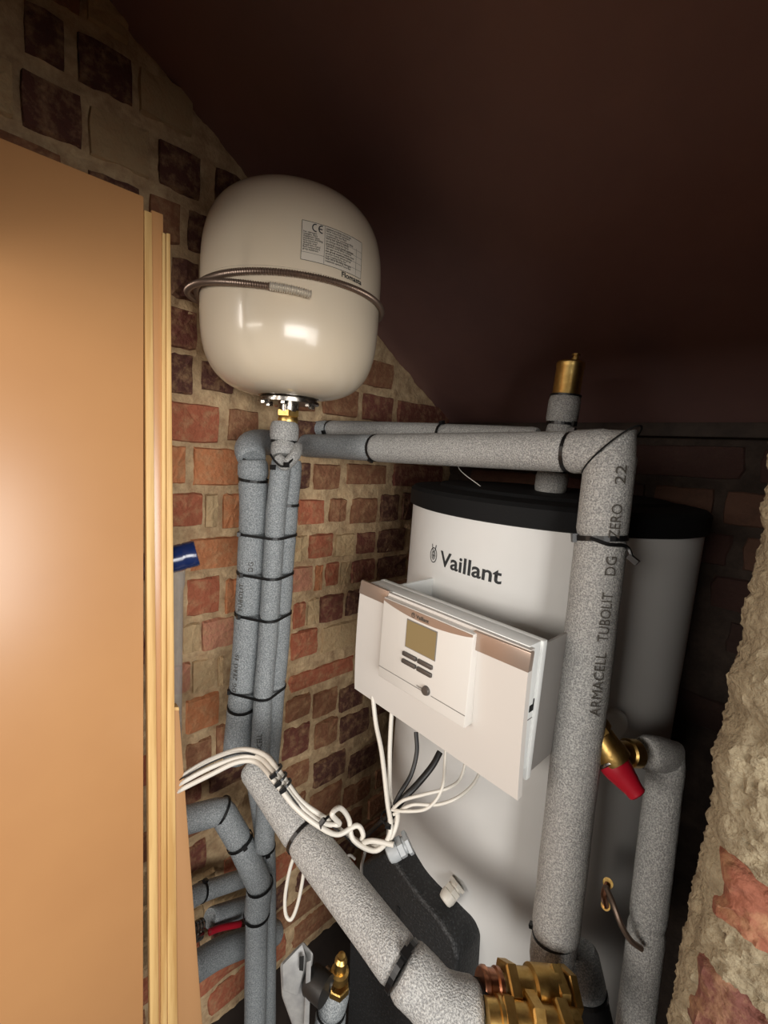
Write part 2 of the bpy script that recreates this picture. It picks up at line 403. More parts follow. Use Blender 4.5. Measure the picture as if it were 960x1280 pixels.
struct(bx('floor', (-.95, -1.6, -.05), (1.9, 1.15, 0), MT['dark_floor']))
struct(bx('shade_header', (.08, -.029, 1.50), (.16, .38, 2.05), MT['plaster']))  # unseen blocker added to keep side light off the upper wall and ceiling
# brick pier at the right of the opening
PIX, PIY = -.042, .38
def pier_edge(u, p):
    r = .03; return -(r-math.sqrt(max(0, r*r-(r-u)**2))) if u < r else 0
def pier():
    bm = bmesh.new(); g = []; nu, nv = 150, 440; zl, zh = .3, 1.75
    for j in range(nv+1):
        z = zl+(zh-zl)*j/nv; row = []
        ex = PIX+.006*noise.noise(V((0, 3, z*9)))+.004*noise.noise(V((1, 5, z*30)))
        for i in range(nu+1):
            s = i/nu*.46                                     # first 6 cm run round the corner into the reveal
            if s < .06: b = V((ex, PIY+.06-s+.008, z)); nn = V((-1, 0, 0)); t = max(0, (s-.035)/.025); nn = V((-1, -t, 0)).normalized(); b = b+V((.012*t*t, 0, 0))
            else: b = V((ex+.012+(s-.06), PIY-max(0, .0)+.008*max(0, 1-(s-.06)/.02), z)); t = min(1, (s-.06)/.02); nn = V((-(1-t), -1, 0)).normalized()
            d = relief(b, 34, .005)+.0026*noise.noise(b*150)+.0018*noise.noise(b*290)
            if s > .07: d += .0026*noise.noise(b*260+V((4, 4, 4)))+.0025*abs(noise.noise(b*120))
            row.append(bm.verts.new(b+nn*d))
        g.append(row)
    for j in range(nv):
        for i in range(nu): bm.faces.new((g[j][i], g[j][i+1], g[j+1][i+1], g[j+1][i]))
    return struct(done('wall_front', bm, MT['mortar_pier']))
wf = pier()
def pier_brick(x0, x1, z0, z1, col, seed):
    bm = bmesh.new(); nu, nv = 44, 18; g = []
    for j in range(nv+1):
        row = []
        for i in range(nu+1):
            u, v = i/nu, j/nv; e = min(u*(x1-x0), (1-u)*(x1-x0), v*(z1-z0), (1-v)*(z1-z0)); k = max(0, 1-e/.007)
            x = x0+(x1-x0)*u; z = z0+(z1-z0)*v
            q = V((x, seed, z)); x += .009*noise.noise(q*40); z += .009*noise.noise(q*43+V((9, 0, 0)))
            y = PIY-.0035+.014*k*k+.007*noise.noise(q*34)+.004*noise.noise(q*90)+.002*noise.noise(q*220)
            row.append(bm.verts.new((x, y, z)))
        g.append(row)
    for j in range(nv):
        for i in range(nu): bm.faces.new((g[j][i], g[j][i+1], g[j+1][i+1], g[j+1][i]))
    o = done('brick', bm, MT['brick'], wf); o.color = lin(col)+(1,); return o
def pz(x, y): return PY(x, y, PIY)
a = pz(884, 1075); b = pz(870, 1190)
for k, (z, x0, L, c) in enumerate([(a.z-.044, a.x+.006, .12, (132, 78, 58)), (b.z-.056, b.x+.002, .2, (104, 62, 52)), (a.z+.05, .02, .2, (140, 84, 70)), (b.z-.145, -.02, .1, RED), (a.z+.135, .045, .1, (150, 100, 76)),
                                   (a.z+.22, .03, .2, BRN), (a.z-.046, .1, .2, (150, 84, 70)), (a.z-.23, .0, .2, RED), (a.z+.305, .06, .2, BRN), (a.z+.05, .24, .1, BRN)]):
    pier_brick(x0, x0+L, z, z+.055, c, k*3.7)
struct(bx('wall_right', (.07, PIY+.03, 0), (.17, BY+.1, 1.95), MT['mortar_shaded']))
struct(bx('shade_header', (-.56, -.11, 1.50), (.9, -.03, 2.13), MT['plaster']))  # unseen, its lower edge set to shade the upper wall and door top
struct(bx('shade_header', (-.84, -.11, 1.625), (-.562, -.03, 2.13), MT['plaster']))  # unseen extension added to block light above the door

# ------------------------------------------------------------------ door at the left
DX = -.58
d0 = thing('door_1', (DX, .15, 0), 'brown painted door', 'door')
del d0['category']; del d0['label']; d0['kind'] = 'structure'
bm = bmesh.new()
for x in (DX, DX-.012):
    pass
def slab(name, pts, off, m, parent, bev=.0015, label=None):
    bm = bmesh.new(); A = [bm.verts.new(V(p)) for p in pts]; Bv = [bm.verts.new(V(p)+V(off)) for p in pts]; n = len(A)
    bm.faces.new(A); bm.faces.new(Bv[::-1])
    for i in range(n): bm.faces.new((A[i], Bv[i], Bv[(i+1) % n], A[(i+1) % n]))
    bmesh.ops.recalc_face_normals(bm, faces=bm.faces)
    if bev: bmesh.ops.bevel(bm, geom=bm.edges[:], offset=bev, segments=2, profile=.5, affect='EDGES')
    return done(name, bm, m, parent, label=label)
ztop = 1.612
slab('door_leaf', [(DX, -.5, .02), (DX, .15, .02), (DX, .15, ztop), (DX, -.5, ztop)], (-.016, 0, 0), MT['door_paint'], d0)
def vstrip(name, lt, rt_, lb_, rb_, xx, m, label=None, th=.012):
    """upright strip between two pixel-measured edges on the plane x = xx, continued down below the frame"""
    tl, tr, bl, br = [PX(p[0], p[1], xx) for p in (lt, rt_, lb_, rb_)]
    ext = lambda p, q: p+(q-p)*((p.z-.35)/(p.z-q.z))
    return slab(name, [tl, tr, ext(tr, br), ext(tl, bl)], (-th, 0, 0), m, d0, label=label, bev=.0008)
vstrip('edge_lipping', (180.5, 262), (190, 266), (188, 1275), (199, 1280), DX+.001, MT['raw_edge'], 'pale raw wood edge nearest the door face')
vstrip('rebate', (189, 262), (204, 268), (198, 1275), (210, 1280), DX-.003, MT['door_paint'])
vstrip('edge_lipping', (203, 290), (207, 292), (201, 1275), (209, 1280), DX, MT['raw_edge'], 'pale raw wood edge of the second board')
vstrip('edge_lipping', (208, 291), (213, 292), (210, 1275), (222, 1280), DX+.001, MT['raw_edge'], 'pale raw wood edge of the outermost board')
slab('lower_board', [PX(*p, DX-.004) for p in ((205, 885), (224, 885), (257, 1330), (205, 1330))], (-.012, 0, 0), MT['board_paint'], d0, label='short leaning brown board behind the door edge')
slab('lower_board_edge', [PX(*p, DX-.0035) for p in ((205, 884), (223.5, 884), (224, 888), (205, 888))], (-.012, 0, 0), MT['raw_edge'], d0, bev=0)

# ------------------------------------------------------------------ clear tube with a navy cap behind the door
t = thing('capped_tube', PD(222, 890, .66), 'clear plastic tube with a glossy navy blue cap, poking out behind the door edge', 'tube')
c1 = PD(246, 691, .64); c0 = PD(200, 703, .64)
ax = (c0-c1).normalized(); R_ = .018
lathe('cap', [(0, 0), (R_*.72, 0), (R_*.78, .002), (R_*.95, .0), (R_, .003), (R_, .014), (R_*.97, .016), (R_, .018), (R_, .075), (0, .075)], c1, ax, MT['navy'], t, label='glossy navy blue cap')
lathe('clear_sleeve', [(.017, 0), (.017, .02), (.015, .03), (.015, .34), (.0, .34)], PD(215, 712, .655), (0, 0, -1), MT['clear_plastic'], t, label='clear plastic sleeve')

# ------------------------------------------------------------------ expansion vessel
VC = V((-.662, .39)); VR = .14; vz0, vz1 = 1.43, 1.729
ev = thing('expansion_vessel', (VC.x, VC.y, vz0), 'cream white steel expansion vessel with a ribbed strap, mounted high on the brick wall', 'tank')
prof = []; zc_, hh = (vz0+vz1)/2, (vz1-vz0)/2
for i in range(49):
    a = -math.pi/2+math.pi*i/48; s, c = math.sin(a), math.cos(a); e = 2/3.5
    prof.append((VR*abs(c)**e if abs(c) > 1e-6 else 0, hh*math.copysign(abs(s)**e, s)))
lathe('body', prof, (VC.x, VC.y, zc_), (0, 0, 1), MT['vessel_white'], ev, n=64)
prof = [(VR+.0002, -.002), (VR+.0016, -.001), (VR+.0016, .001), (VR+.0002, .002)]
bz = 1.574
lathe('weld_seam', prof, (VC.x, VC.y, bz+.006), (0, 0, 1), MT['vessel_white'], ev, n=64)
def vcyl(z):                                               # radius of the body at height z
    t_ = abs((z-zc_)/hh); return VR*(1-t_**3.5)**(1/3.5)
fl = thing('vessel_flange', (VC.x, VC.y, vz0-.02), 'chromed bolted flange with brass union under the cream vessel', 'flange')
fz = vz0
def lf(name, prof, z, m, **k): return lathe(name, prof, (VC.x, VC.y, z), (0, 0, -1), m, ev, **k)
lf('flange', [(.05, -.008), (.05, 0), (.046, .003), (.046, .0055), (.05, .0055), (.05, .0095), (.02, .0095)], fz+.001, MT['steel'], label='chromed steel flange plate')
bpy.data.objects.remove(fl)
for k in range(6):
    a = k*math.pi/3+.35; p = V((VC.x+.041*math.cos(a), VC.y+.041*math.sin(a), fz-.0085)); hexnut('bolt', p, (0, 0, -1), .006, .005, MT['steel'], ev)
lf('spigot', [(.017, 0), (.017, .014), (.014, .016), (.014, .02)], fz-.008, MT['steel'])
hexnut('union_nut', (VC.x, VC.y, fz-.019), (0, 0, -1), .019, .012, MT['brass'], ev)
lf('union_collar', [(.015, 0), (.0165, .003), (.0165, .012), (.013, .018)], fz-.03, MT['brass'])
# ribbed strap round the vessel with a free tail
def corrug(name, pts, r, m, parent, pitch=.0034, n=10):
    P = smooth_pts(pts, 10); L = [0]
    for a, b in zip(P, P[1:]): L.append(L[-1]+(b-a).length)
    out, rad = [], []; s = 0; i = 0; k = 0
    while s < L[-1]:
        while L[i+1] < s: i += 1
        out.append(P[i].lerp(P[i+1], (s-L[i])/(L[i+1]-L[i]))); rad.append(r*(1 if k % 2 else .7)); s += pitch/2; k += 1
    return done(name, sweep(bmesh.new(), out, rad, n), m, parent)
def vp(deg, z, out=.004): a = math.radians(deg); r = vcyl(z)+out; return V((VC.x+r*math.cos(a), VC.y+r*math.sin(a), z))
toc = math.degrees(math.atan2(-VC.y, -VC.x))               # bearing from the vessel to the lens
pl = [vp(toc+d, bz+.003*math.sin(math.radians(d*1.2))) for d in range(-100, 250, 10)]
pl[0] = vp(toc-100, bz-.001, .01)
corrug('strap', pl, .0048, MT['strap_steel'], ev)
tl = [vp(toc-112, bz-.001, .008), vp(toc-100, bz-.001, .017), vp(toc-86, bz-.002, .018), vp(toc-68, bz-.005, .011), vp(toc-50, bz-.010, .008), vp(toc-30, bz-.016, .006), vp(toc-8, bz-.02, .006)]
corrug('strap_tail', tl, .0048, MT['strap_steel'], ev)
tp = [vp(toc-12, bz-.0195, .0075), vp(toc+0, bz-.0215, .0075), vp(toc+9, bz-.0235, .0075)]
corrug('strap_tip', tp, .0062, MT['bright_steel'], ev, pitch=.003)
# rating plate
A = PC(378, 274, VC, VR); Bp = PC(453, 302, VC, VR); Cq = PC(376, 324, VC, VR)
def ang(p, c): return math.atan2(p.y-c[1], p.x-c[0])
th0 = ang(A, VC); wdt = (ang(Bp, VC)-th0)*VR; hgt = A.z-Cq.z; zt = A.z
if wdt < 0: wdt = -wdt
sg = 1 if ang(Bp, VC) > th0 else -1
def vmap(u, v, o=.0006):                                   # u along the plate, v downward
    z = zt-v; r = vcyl(z)+o; a = th0+sg*u/VR; return V((VC.x+r*math.cos(a), VC.y+r*math.sin(a), z))
bm = bmesh.new(); g = [[bm.verts.new(vmap(wdt*i/14, hgt*j/10, .0004)) for i in range(15)] for j in range(11)]
for j in range(10):
    for i in range(14): bm.faces.new((g[j][i], g[j][i+1], g[j+1][i+1], g[j+1][i]))
lab = done('rating_plate', bm, MT['paper'], ev, label='printed rating plate')
bm = bmesh.new()
fr = [(0, 0), (wdt, 0), (wdt, hgt), (0, hgt)]
def line(a, b, w_):
    n = 10; ribbon(bm, [(a[0]+(b[0]-a[0])*i/n, a[1]+(b[1]-a[1])*i/n) for i in range(n+1)], w_, lambda u, v: vmap(u, v, .0008))
for a, b in zip(fr, fr[1:]+fr[:1]): line(a, b, .0006)
line((wdt*.33, hgt*.02), (wdt*.33, hgt*.98), .0005); line((wdt*.88, hgt*.25), (wdt*.88, hgt*.98), .0004); line((0, hgt*.8), (wdt*.33, hgt*.8), .0004)
for k in range(4): line((wdt*.34, hgt*(.3+.17*k)), (wdt, hgt*(.3+.17*k)), .0003)
done('table_rules', bm, MT['ink_soft'], lab, smooth=False)
bm = bmesh.new()
for k, cx_ in enumerate((wdt*.15+.004, wdt*.15+.0125)):
    fn_ = lambda u, v: vmap(u, v, .0009)
    ribbon(bm, [(cx_+.0042*math.cos(t_), hgt*.13+.0045*math.sin(t_)) for t_ in [math.radians(75+21*i) for i in range(11)]], .0015, fn_)
    if k: ribbon(bm, [(cx_-.004, hgt*.13), (cx_+.0008, hgt*.13)], .0014, fn_)
done('conformity_mark', bm, MT['ink'], lab, smooth=False)
words = 'maximum working pressure temperature volume litres precharge membrane nitrogen tested heating systems vessel serial type year class fluid group bar'.split()
rr = random.Random(5)
rows = []
for k in range(9):
    rows.append((wdt*.02, hgt*(.3+.055*k), rr.sample(words, 2), wdt*.3))
for k in range(14):
    rows.append((wdt*.35, hgt*(.08+.064*k), rr.sample(words, 4), wdt*.63))
for (u0, v0, ws, mw) in rows:
    s = ' '.join(ws); fs = .0036; est = len(s)*fs*.5; q = min(1, mw/est*rr.uniform(.7, 1))
    text('print', s, fs, lambda u, v, u0=u0, v0=v0, q=q: vmap(u0+u*q, v0-v, .0009), MT['ink_soft'], lab, res=1, off=.00006)
qf = wdt*.4/fit('Flomasta', .0095, .0002)
text('print', 'Flomasta', .0095, lambda u, v: vmap(wdt*.62+u*qf, hgt*1.16-v, .0008), MT['ink'], ev, off=.0002, label='maker name in dark letters')

# ------------------------------------------------------------------ hot water tank
TC = V((-.393, .788)); TR = .25; rim = 1.2645; lidz = 1.297
tk = thing('water_tank', (TC.x, TC.y, 0), 'tall white cylindrical hot water tank with a black lid, between brick wall and pier', 'water tank')
lathe('body', [(0, .06), (TR-.012, .06), (TR-.002, .07), (TR-.002, rim), (0, rim)], (TC.x, TC.y, 0), (0, 0, 1), MT['tank_white'], tk, n=96)
lathe('plinth', [(0, 0), (TR-.03, 0), (TR-.03, .06), (0, .06)], (TC.x, TC.y, 0), (0, 0, 1), MT['lid_black'], tk, n=48)
lathe('lid', [(TR-.002, rim-.002), (TR+.004, rim), (TR+.004, lidz-.006), (TR-.002, lidz), (TR-.05, lidz+.003), (TR-.054, lidz+.008), (.08, lidz+.012), (0, lidz+.012)], (TC.x, TC.y, 0), (0, 0, 1), MT['lid_black'], tk, n=96, label='black plastic lid')
def tmap_from(px0, py0, px1, py1):
    A = PC(px0, py0, TC, TR); Bq = PC(px1, py1, TC, TR); a0 = ang(A, TC); a1 = ang(Bq, TC)
    return A, (a1-a0)*TR, (Bq.z-A.z)
A, wl_, dz = tmap_from(549, 706, 627, 731)
a0 = ang(A, TC)
cu = 'Vaillant'
size = .0335
def tm(u, v, off=.0004, A=A, a0=a0):
    a = a0+u/TR; return V((TC.x+(TR-.002+off)*math.cos(a), TC.y+(TR-.002+off)*math.sin(a), A.z+v+u*dz/wl_))
nw = fit(cu, size, .0007)
text('lettering', cu, size, lambda u, v: tm(u*wl_/nw, v), MT['ink'], tk, off=.0007, label='grey brand lettering')
# the hare emblem beside the name
E0 = PC(541, 693, TC, TR); e0 = ang(E0, TC)
def em(u, v): a = e0+u/TR; return V((TC.x+(TR-.0014)*math.cos(a), TC.y+(TR-.0014)*math.sin(a), E0.z+v))
bm = bmesh.new()
ribbon(bm, [(.0085*math.cos(t_), -.001+.012*math.sin(t_)) for t_ in [2*math.pi*(i+.5)/30 for i in range(30)]], .0015, em, closed=True)
ribbon(bm, [(-.0055, .0165), (-.0035, .009), (-.0005, .003)], .0016, em); ribbon(bm, [(.0055, .0165), (.0035, .009), (.0005, .003)], .0016, em)
ribbon(bm, [(-.003, .004), (-.0042, -.001), (-.003, -.006), (0, -.0085), (.003, -.006), (.0042, -.001), (.003, .004)], .0014, em)
ribbon(bm, [(0, .002), (0, -.006)], .0016, em); ribbon(bm, [(-.0022, -.001), (-.0005, -.0025)], .0012, em); ribbon(bm, [(.0022, -.001), (.0005, -.0025)], .0012, em)
done('emblem', bm, MT['ink'], tk, smooth=False, label='round hare head emblem')
# round blank cover on the tank
q = PC(764, 905, TC, TR); nq = V((q.x-TC.x, q.y-TC.y, 0)).normalized()
lathe('port_cover', [(0, -.004), (.023, -.004), (.023, .004), (.021, .006), (0, .006)], q, nq, MT['plastic_white'], tk, label='round cream port cover')
# thin wire standing out of the lid
tube('sensor_wire', [PY(577, 566, .58), PY(574, 586, .62), V((TC.x-.05, TC.y-.14, lidz+.008))], .0007, MT['cable_white'], tk, n=6)

# ------------------------------------------------------------------ controller on the tank
FY = .42
def fp(px, py, y=FY): p = PY(px, py, y); p.y = y; return p
xl, xr = fp(452, 725).x-.001, fp(663, 817).x; zt_, zb_ = fp(560, 771).z, fp(540, 937).z
cb = thing('control_unit', ((xl+xr)/2, FY+.06, zb_), 'white heating control unit with small display, mounted on the front of the tank', 'control unit')
BKY = FY+.04
bx('housing', (xl+.012, FY+.0135, zb_+.028), (xr-.004, BKY-.006, zt_-.003), MT['plastic_white'], cb, bev=.002)
bx('housing_top', (xl+.012, FY+.006, zt_-.012), (xr-.0042, BKY-.004, zt_+.0012), MT['plastic_white'], cb, bev=.001)
bx('back_plate', (xl+.010, BKY-.010, zb_+.014), (xr-.001, BKY, zt_+.0018), MT['plastic_white'], cb, bev=.002)
bx('bracket', (xr-.006, BKY, zb_+.02), (xr-.003, .60, zt_-.004), MT['bracket_grey'], cb, label='grey metal mounting bracket side')
bx('bracket', (xl+.03, BKY, zb_+.02), (xl+.034, .60, zt_-.004), MT['plastic_white'], cb)
bx('bracket_bridge', (xl+.034, .50, zb_+.03), (xr-.006, .535, zb_+.12), MT['bracket_grey'], cb)
# slightly bowed front cover with bevelled rim
bm = bmesh.new(); n = 24; G = []
for j in range(13):
    row = []
    for i in range(n+1):
        u, v = i/n, j/12; x = xl+(xr-xl)*u; z = zb_+(zt_-zb_)*v
        y = FY+.004*(2*v-1)**2*0+.012*((1-v)**2)
        x -= (.012*(1-v) if u < .5 else 0)*(1-u*2) if u < .5 else 0
        row.append(bm.verts.new((x, y, z)))
    G.append(row)
F0 = []
for j in range(12):
    for i in range(n): F0.append(bm.faces.new((G[j][i], G[j][i+1], G[j+1][i+1], G[j+1][i])))
r_ = bmesh.ops.extrude_face_region(bm, geom=F0)
for v in [v for v in r_['geom'] if isinstance(v, bmesh.types.BMVert)]: v.co.y += .009
done('front_cover', bm, MT['plastic_panel'], cb)
def fq(px, py, y): # point just in front of the bowed cover
    return fp(px, py, y)
slab('trim_band', [fq(451.9, 724.8, FY-.002), fq(486, 739.5, FY-.002), fq(480, 755, FY-.002), fq(448.5, 741, FY-.002)], (0, .004, 0), MT['bronze_band'], cb, bev=.0005, label='bronze trim strip at the left of the cover')
slab('trim_band', [fq(592, 788, FY-.004), fq(664, 816.6, FY-.004), fq(660, 841.4, FY-.004), fq(589, 810.8, FY-.004)], (0, .008, 0), MT['bronze_band'], cb, bev=.0007, label='bronze trim strip at the right of the cover')
MY = FY-.010
ml = [fp(479.6, 743.7, MY), fp(593.3, 796.2, MY), fp(578.7, 912.8, MY), fp(472.3, 842.9, MY)]
x0, x1 = (ml[0].x+ml[3].x)/2, (ml[1].x+ml[2].x)/2; z1, z0 = (ml[0].z+ml[1].z)/2, (ml[2].z+ml[3].z)/2
mod = bx('display_module', (x0, MY, z0), (x1, FY+.01, z1), MT['module_white'], cb, bev=.002, label='raised control panel with display')
# band across the head of the module, thicker in the middle
bm = bmesh.new(); up_ = []; lo_ = []
for i in range(21):
    u = i/20; x = x0+.001+(x1-x0-.002)*u; up_.append((x, z1-.0012)); lo_.append((x, z1-.004-.0085*math.sin(math.pi*u)**.8))
A_ = [bm.verts.new((x, MY-.0006, z)) for x, z in up_+lo_[::-1]]; f_ = bm.faces.new(A_)
r_ = bmesh.ops.extrude_face_region(bm, geom=[f_])
for v in [v for v in r_['geom'] if isinstance(v, bmesh.types.BMVert)]: v.co.y += .0016
done('head_band', bm, MT['bronze_band'], mod, smooth=False, label='bronze band')
def mp_(u, v, y=MY-.0012): return V((x0+u, y, z0+v))
W_, H_ = x1-x0, z1-z0
text('lettering', 'Vaillant', .0072, lambda u, v: mp_(W_*.42+u, H_-.0098+v), MT['ink_soft'], mod, off=.0001)
bm = bmesh.new(); ribbon(bm, [(W_*.385+.0026*math.cos(t_), H_-.0075+.0032*math.sin(t_)) for t_ in [2*math.pi*i/16 for i in range(16)]], .0007, mp_, closed=True)
ribbon(bm, [(W_*.385-.0012, H_-.005), (W_*.385, H_-.0085), (W_*.385+.0012, H_-.005)], .0008, mp_); done('emblem', bm, MT['ink_soft'], mod, smooth=False)
lc = [fp(510.2, 773.8, MY), fp(546.4, 791.3, MY), fp(543, 826, MY), fp(507.3, 806.4, MY)]
lx0, lx1 = (lc[0].x+lc[3].x)/2, (lc[1].x+lc[2].x)/2; lz1, lz0 = (lc[0].z+lc[1].z)/2, (lc[2].z+lc[3].z)/2
bx('screen_bezel', (lx0-.0012, MY-.0006, lz0-.0012), (lx1+.0012, MY+.002, lz1+.0012), MT['seam'], mod)
bx('display', (lx0, MY-.0012, lz0), (lx1, MY+.002, lz1), MT['lcd'], mod, label='olive grey blank display')
for (pa, pb) in (((504.5, 814.5), (541.5, 836)), ((503.5, 823.5), (540.5, 846))):
    a, b = fp(*pa, MY), fp(*pb, MY); z = (a.z+b.z)/2; wbtn = (b.x-a.x)
    for k in range(2):
        xa = a.x+wbtn*(.0 if k == 0 else .52); bx('button', (xa, MY-.0035, z-.0028), (xa+wbtn*.47, MY+.001, z+.0028), MT['button'], mod, bev=.0012)
kb = fp(533, 863, MY); lathe('knob', [(.0062, 0), (.0062, .002), (.0052, .004), (.0045, .0042), (0, .0035)], kb, (0, -1, 0), MT['button'], mod, label='small round grey button')
zl_ = (fp(472, 829, MY).z+fp(575.8, 894, MY).z)/2
bx('panel_joint', (x0+.001, MY-.0003, zl_-.0005), (kb.x-.008, MY+.001, zl_+.0005), MT['seam'], mod); bx('panel_joint', (kb.x+.008, MY-.0003, zl_-.0005), (x1-.001, MY+.001, zl_+.0005), MT['seam'], mod)
text('print', 'reset', .005, lambda u, v: mp_(kb.x-x0-.017+u*.9, zl_-z0+.0018+v, MY-.0004), MT['ink_soft'], mod)
bm = bmesh.new(); hx = xr-.0045; hy, hz = FY+.027, fp(659, 905).z+.004
box_bm(bm, (hx, hy, hz), ((1, 0, 0), (0, 1, 0), (0, 0, 1)), (.002, .012, .008)); box_bm(bm, (hx, hy+.004, hz+.005), ((1, 0, 0), (0, 1, 0), (0, 0, 1)), (.002, .006, .01))
done('latch_slot', bm, MT['hole'], cb, smooth=False, label='small black latch slot')
bx('side_joint', (xr-.0055, FY+.012, hz-.013), (xr-.0035, FY+.03, hz-.0123), MT['seam'], cb)

# ------------------------------------------------------------------ insulated pipework
fm, fb = MT['foam'], MT['foam_blue']
PYY = .541
e_top = PY(757, 564, PYY); vb_top = V((e_top.x, PYY, e_top.z)); vb_bot = PY(690, 1200, PYY-.02)
ip = thing('insulated_pipe', V((vb_top.x, vb_top.y, .5)), 'thick grey foam-lagged pipe with mitred elbow, printed with lettering, in front of the tank', 'pipe')
lefte = PY(380, 557, PYY+.0)
midx = PY(470, 560, PYY); jn = PY(712, 565, PYY)
hr = .0255
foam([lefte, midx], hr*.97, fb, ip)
foam([midx, jn], hr, fm, ip)
vd = (vb_bot-vb_top).normalized(); hd = (jn-vb_top).normalized(); mn = (vd-hd).normalized()
c_el = vb_top+V((.006, 0, 0))
mn = ((c_el-jn).normalized()+(vb_bot-c_el).normalized()).normalized()
vr = .0285
t1 = c_el+(vb_bot-c_el)*((PY(755, 672, PYY)-c_el).length/(vb_bot-c_el).length)
t2 = c_el+(vb_bot-c_el)*((PY(690, 1145, PYY)-c_el).length/(vb_bot-c_el).length)
foam([jn, c_el], hr*1.04, fm, ip, cut1=mn, lip=True, wob=.01); foam([c_el, t1], vr*.98, fm, ip, cut0=mn, wob=.01)
foam([t1, t2], vr, fm, ip); foam([t2, vb_bot+(vb_bot-t2)*.3], vr*.98, fm, ip)
tie([(jn, hr*.92)], (1, 0, 0), ip, head=(.2, 0, 1)); tie([(midx, hr*.92)], (1, 0, 0), ip, head=(.3, -.6, -1))
tie([(t1, vr*.95)], vd+V((.12, 0, .0)), ip, wd=.006, head=(-1, -.9, 0), m=MT['tie'])
q = t1+V((.03, -.006, -.004)); tube('tie_tail', [t1+V((.0, -.031, .002)), t1+V((.018, -.027, -.002)), q, q+V((.008, .0, -.012))], .0022, MT['tie'], ip, n=6)
box_ = bmesh.new(); box_bm(box_, q+V((.009, 0, -.013)), (V((1, 0, -.6)), V((0, 1, 0)), V((.6, 0, 1))), (.012, .006, .006)); done('tie_lock', box_, MT['tie'], ip, smooth=False)
tie([(t2, vr*.93)], vd+V((.25, 0, 0)), ip, wd=.0028, head=(-1, -.2, 0))
mx_ = vd.cross(mn).normalized(); sl = [(mx_*math.cos(t_)+vd.cross(mx_)*math.sin(t_))*vr*.985 for t_ in [2*math.pi*i/40 for i in range(40)]]
sl = [c_el+o_-vd*(o_.dot(mn)/vd.dot(mn)) for o_ in sl]
done('mitre_seam', sweep(bmesh.new(), sl, .0011, 6, closed=True), MT['hole'], ip)
# printing up the pipe
def pmap(base, dirv, r, a0_):                               # u along dirv, v round the pipe
    a, e, f = frame(dirv); tc_ = (EYE-base); tc_ = (tc_-a*tc_.dot(a)).normalized(); sd = a.cross(tc_)
    def fn(u, v):
        t_ = a0_-v/r; return base+a*u+(tc_*math.cos(t_)+sd*math.sin(t_))*(r+.0011)
    return fn
pb = PY(720, 885, PYY); pb = c_el+vd*(pb-c_el).dot(vd)
upd = -vd
for wd_, ya, yb, sz_ in (('ARMACELL', 885, 806, .0165), ('TUBOLIT', 793, 733, .0165), ('DG', 713, 690, .0165), ('ZERO', 667, 626, .0165), ('22', 603, 580, .0165)):
    A_ = PY(720, ya, PYY-.028); B_ = PY(720, yb, PYY-.028); L0 = abs(A_.z-B_.z)/abs(upd.z); base = c_el+vd*((c_el.z-A_.z)/abs(vd.z)); q = L0/fit(wd_, sz_, 0)
    fn = pmap(base, upd, vr, .62); text('lettering', wd_, sz_, lambda u, v, fn=fn, q=q: fn(u*q, v), MT['ink_soft'], ip, label='black printed lettering up the foam' if ya == 885 else None)
# rear horizontal pipe
rp_ = thing('insulated_pipe', PY(480, 536, .66), 'slimmer grey foam-lagged pipe running level behind and just above the thick one', 'pipe')
r0, r1, r2, r3 = PY(373, 537, .558), PY(413, 536, .585), PY(553, 542, .62), PY(672, 548, .64)
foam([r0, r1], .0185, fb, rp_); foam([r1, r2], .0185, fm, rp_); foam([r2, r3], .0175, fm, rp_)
tie([(r1, .017)], (1, 0, 0), rp_, head=(0, -1, -.4)); tie([(r2, .017)], (1, 0, 0), rp_, head=(0, -.3, 1))
# air vent riser
AV = thing('air_vent', V((TC.x+.07, TC.y-.06, lidz)), 'brass automatic air vent on a lagged riser above the tank lid', 'air vent')
va = PY(687, 616, .70); vb = PY(716, 440, .70)
ax = (vb-va).normalized(); L = (vb-va).length
foam([va, va+ax*L*.16], .0255, fm, AV); foam([va+ax*L*.17, va+ax*L*.50], .0215, fm, AV); foam([va+ax*L*.50, va+ax*L*.70], .0245, fm, AV)
tie([(va+ax*L*.165, .021)], ax, AV); tie([(va+ax*L*.505, .0215)], ax, AV, head=(1, -.2, 0)); tie([(va+ax*L*.70, .0225)], ax, AV, wd=.003)
lathe('vent_body', [(.0, 0), (.0195, 0), (.021, .003), (.021, .043), (.0215, .044), (.0215, .05), (.0195, .0525), (.0, .0525)], va+ax*L*.70, ax, MT['brass'], AV, label='brass vent body')
lathe('vent_cap', [(.0055, 0), (.0055, .006), (.004, .0065), (.004, .0085), (.006, .009), (.006, .012), (0, .0125)], va+ax*(L*.70+.052)+V((.006, 0, 0)), ax, MT['brass'], AV)

# vertical bundle under the vessel
bd = thing('pipe_bundle', PD(320, 960, .76), 'three grey lagged pipes strapped together with black ties, hanging below the vessel', 'pipe bundle')
def cl(L): return [PD(*a) for a in L]
Lp = cl([(316, 575, .775), (318, 640, .775), (314, 720, .775), (309, 800, .775), (302, 880, .775), (297, 928, .775), (296, 948, .778)])
Mp = cl([(352, 575, .745), (345, 640, .745), (340, 720, .745), (335, 800, .745), (328, 880, .745), (325, 950, .745)])
Rp = cl([(364, 575, .775), (359, 640, .775), (353, 720, .775), (349, 800, .775), (342, 880, .775), (336, 950, .775), (330, 1060, .775)])
rL, rM, rR = .0245, .0165, .0185
def at_y(P, py):                                            # point of a run at a given height
    zq = PD(320, py, .765).z
    for a, b in zip(P, P[1:]):
        if (a.z-zq)*(b.z-zq) <= 0: return a.lerp(b, (zq-a.z)/(b.z-a.z))
    return P[0] if abs(P[0].z-zq) < abs(P[-1].z-zq) else P[-1]
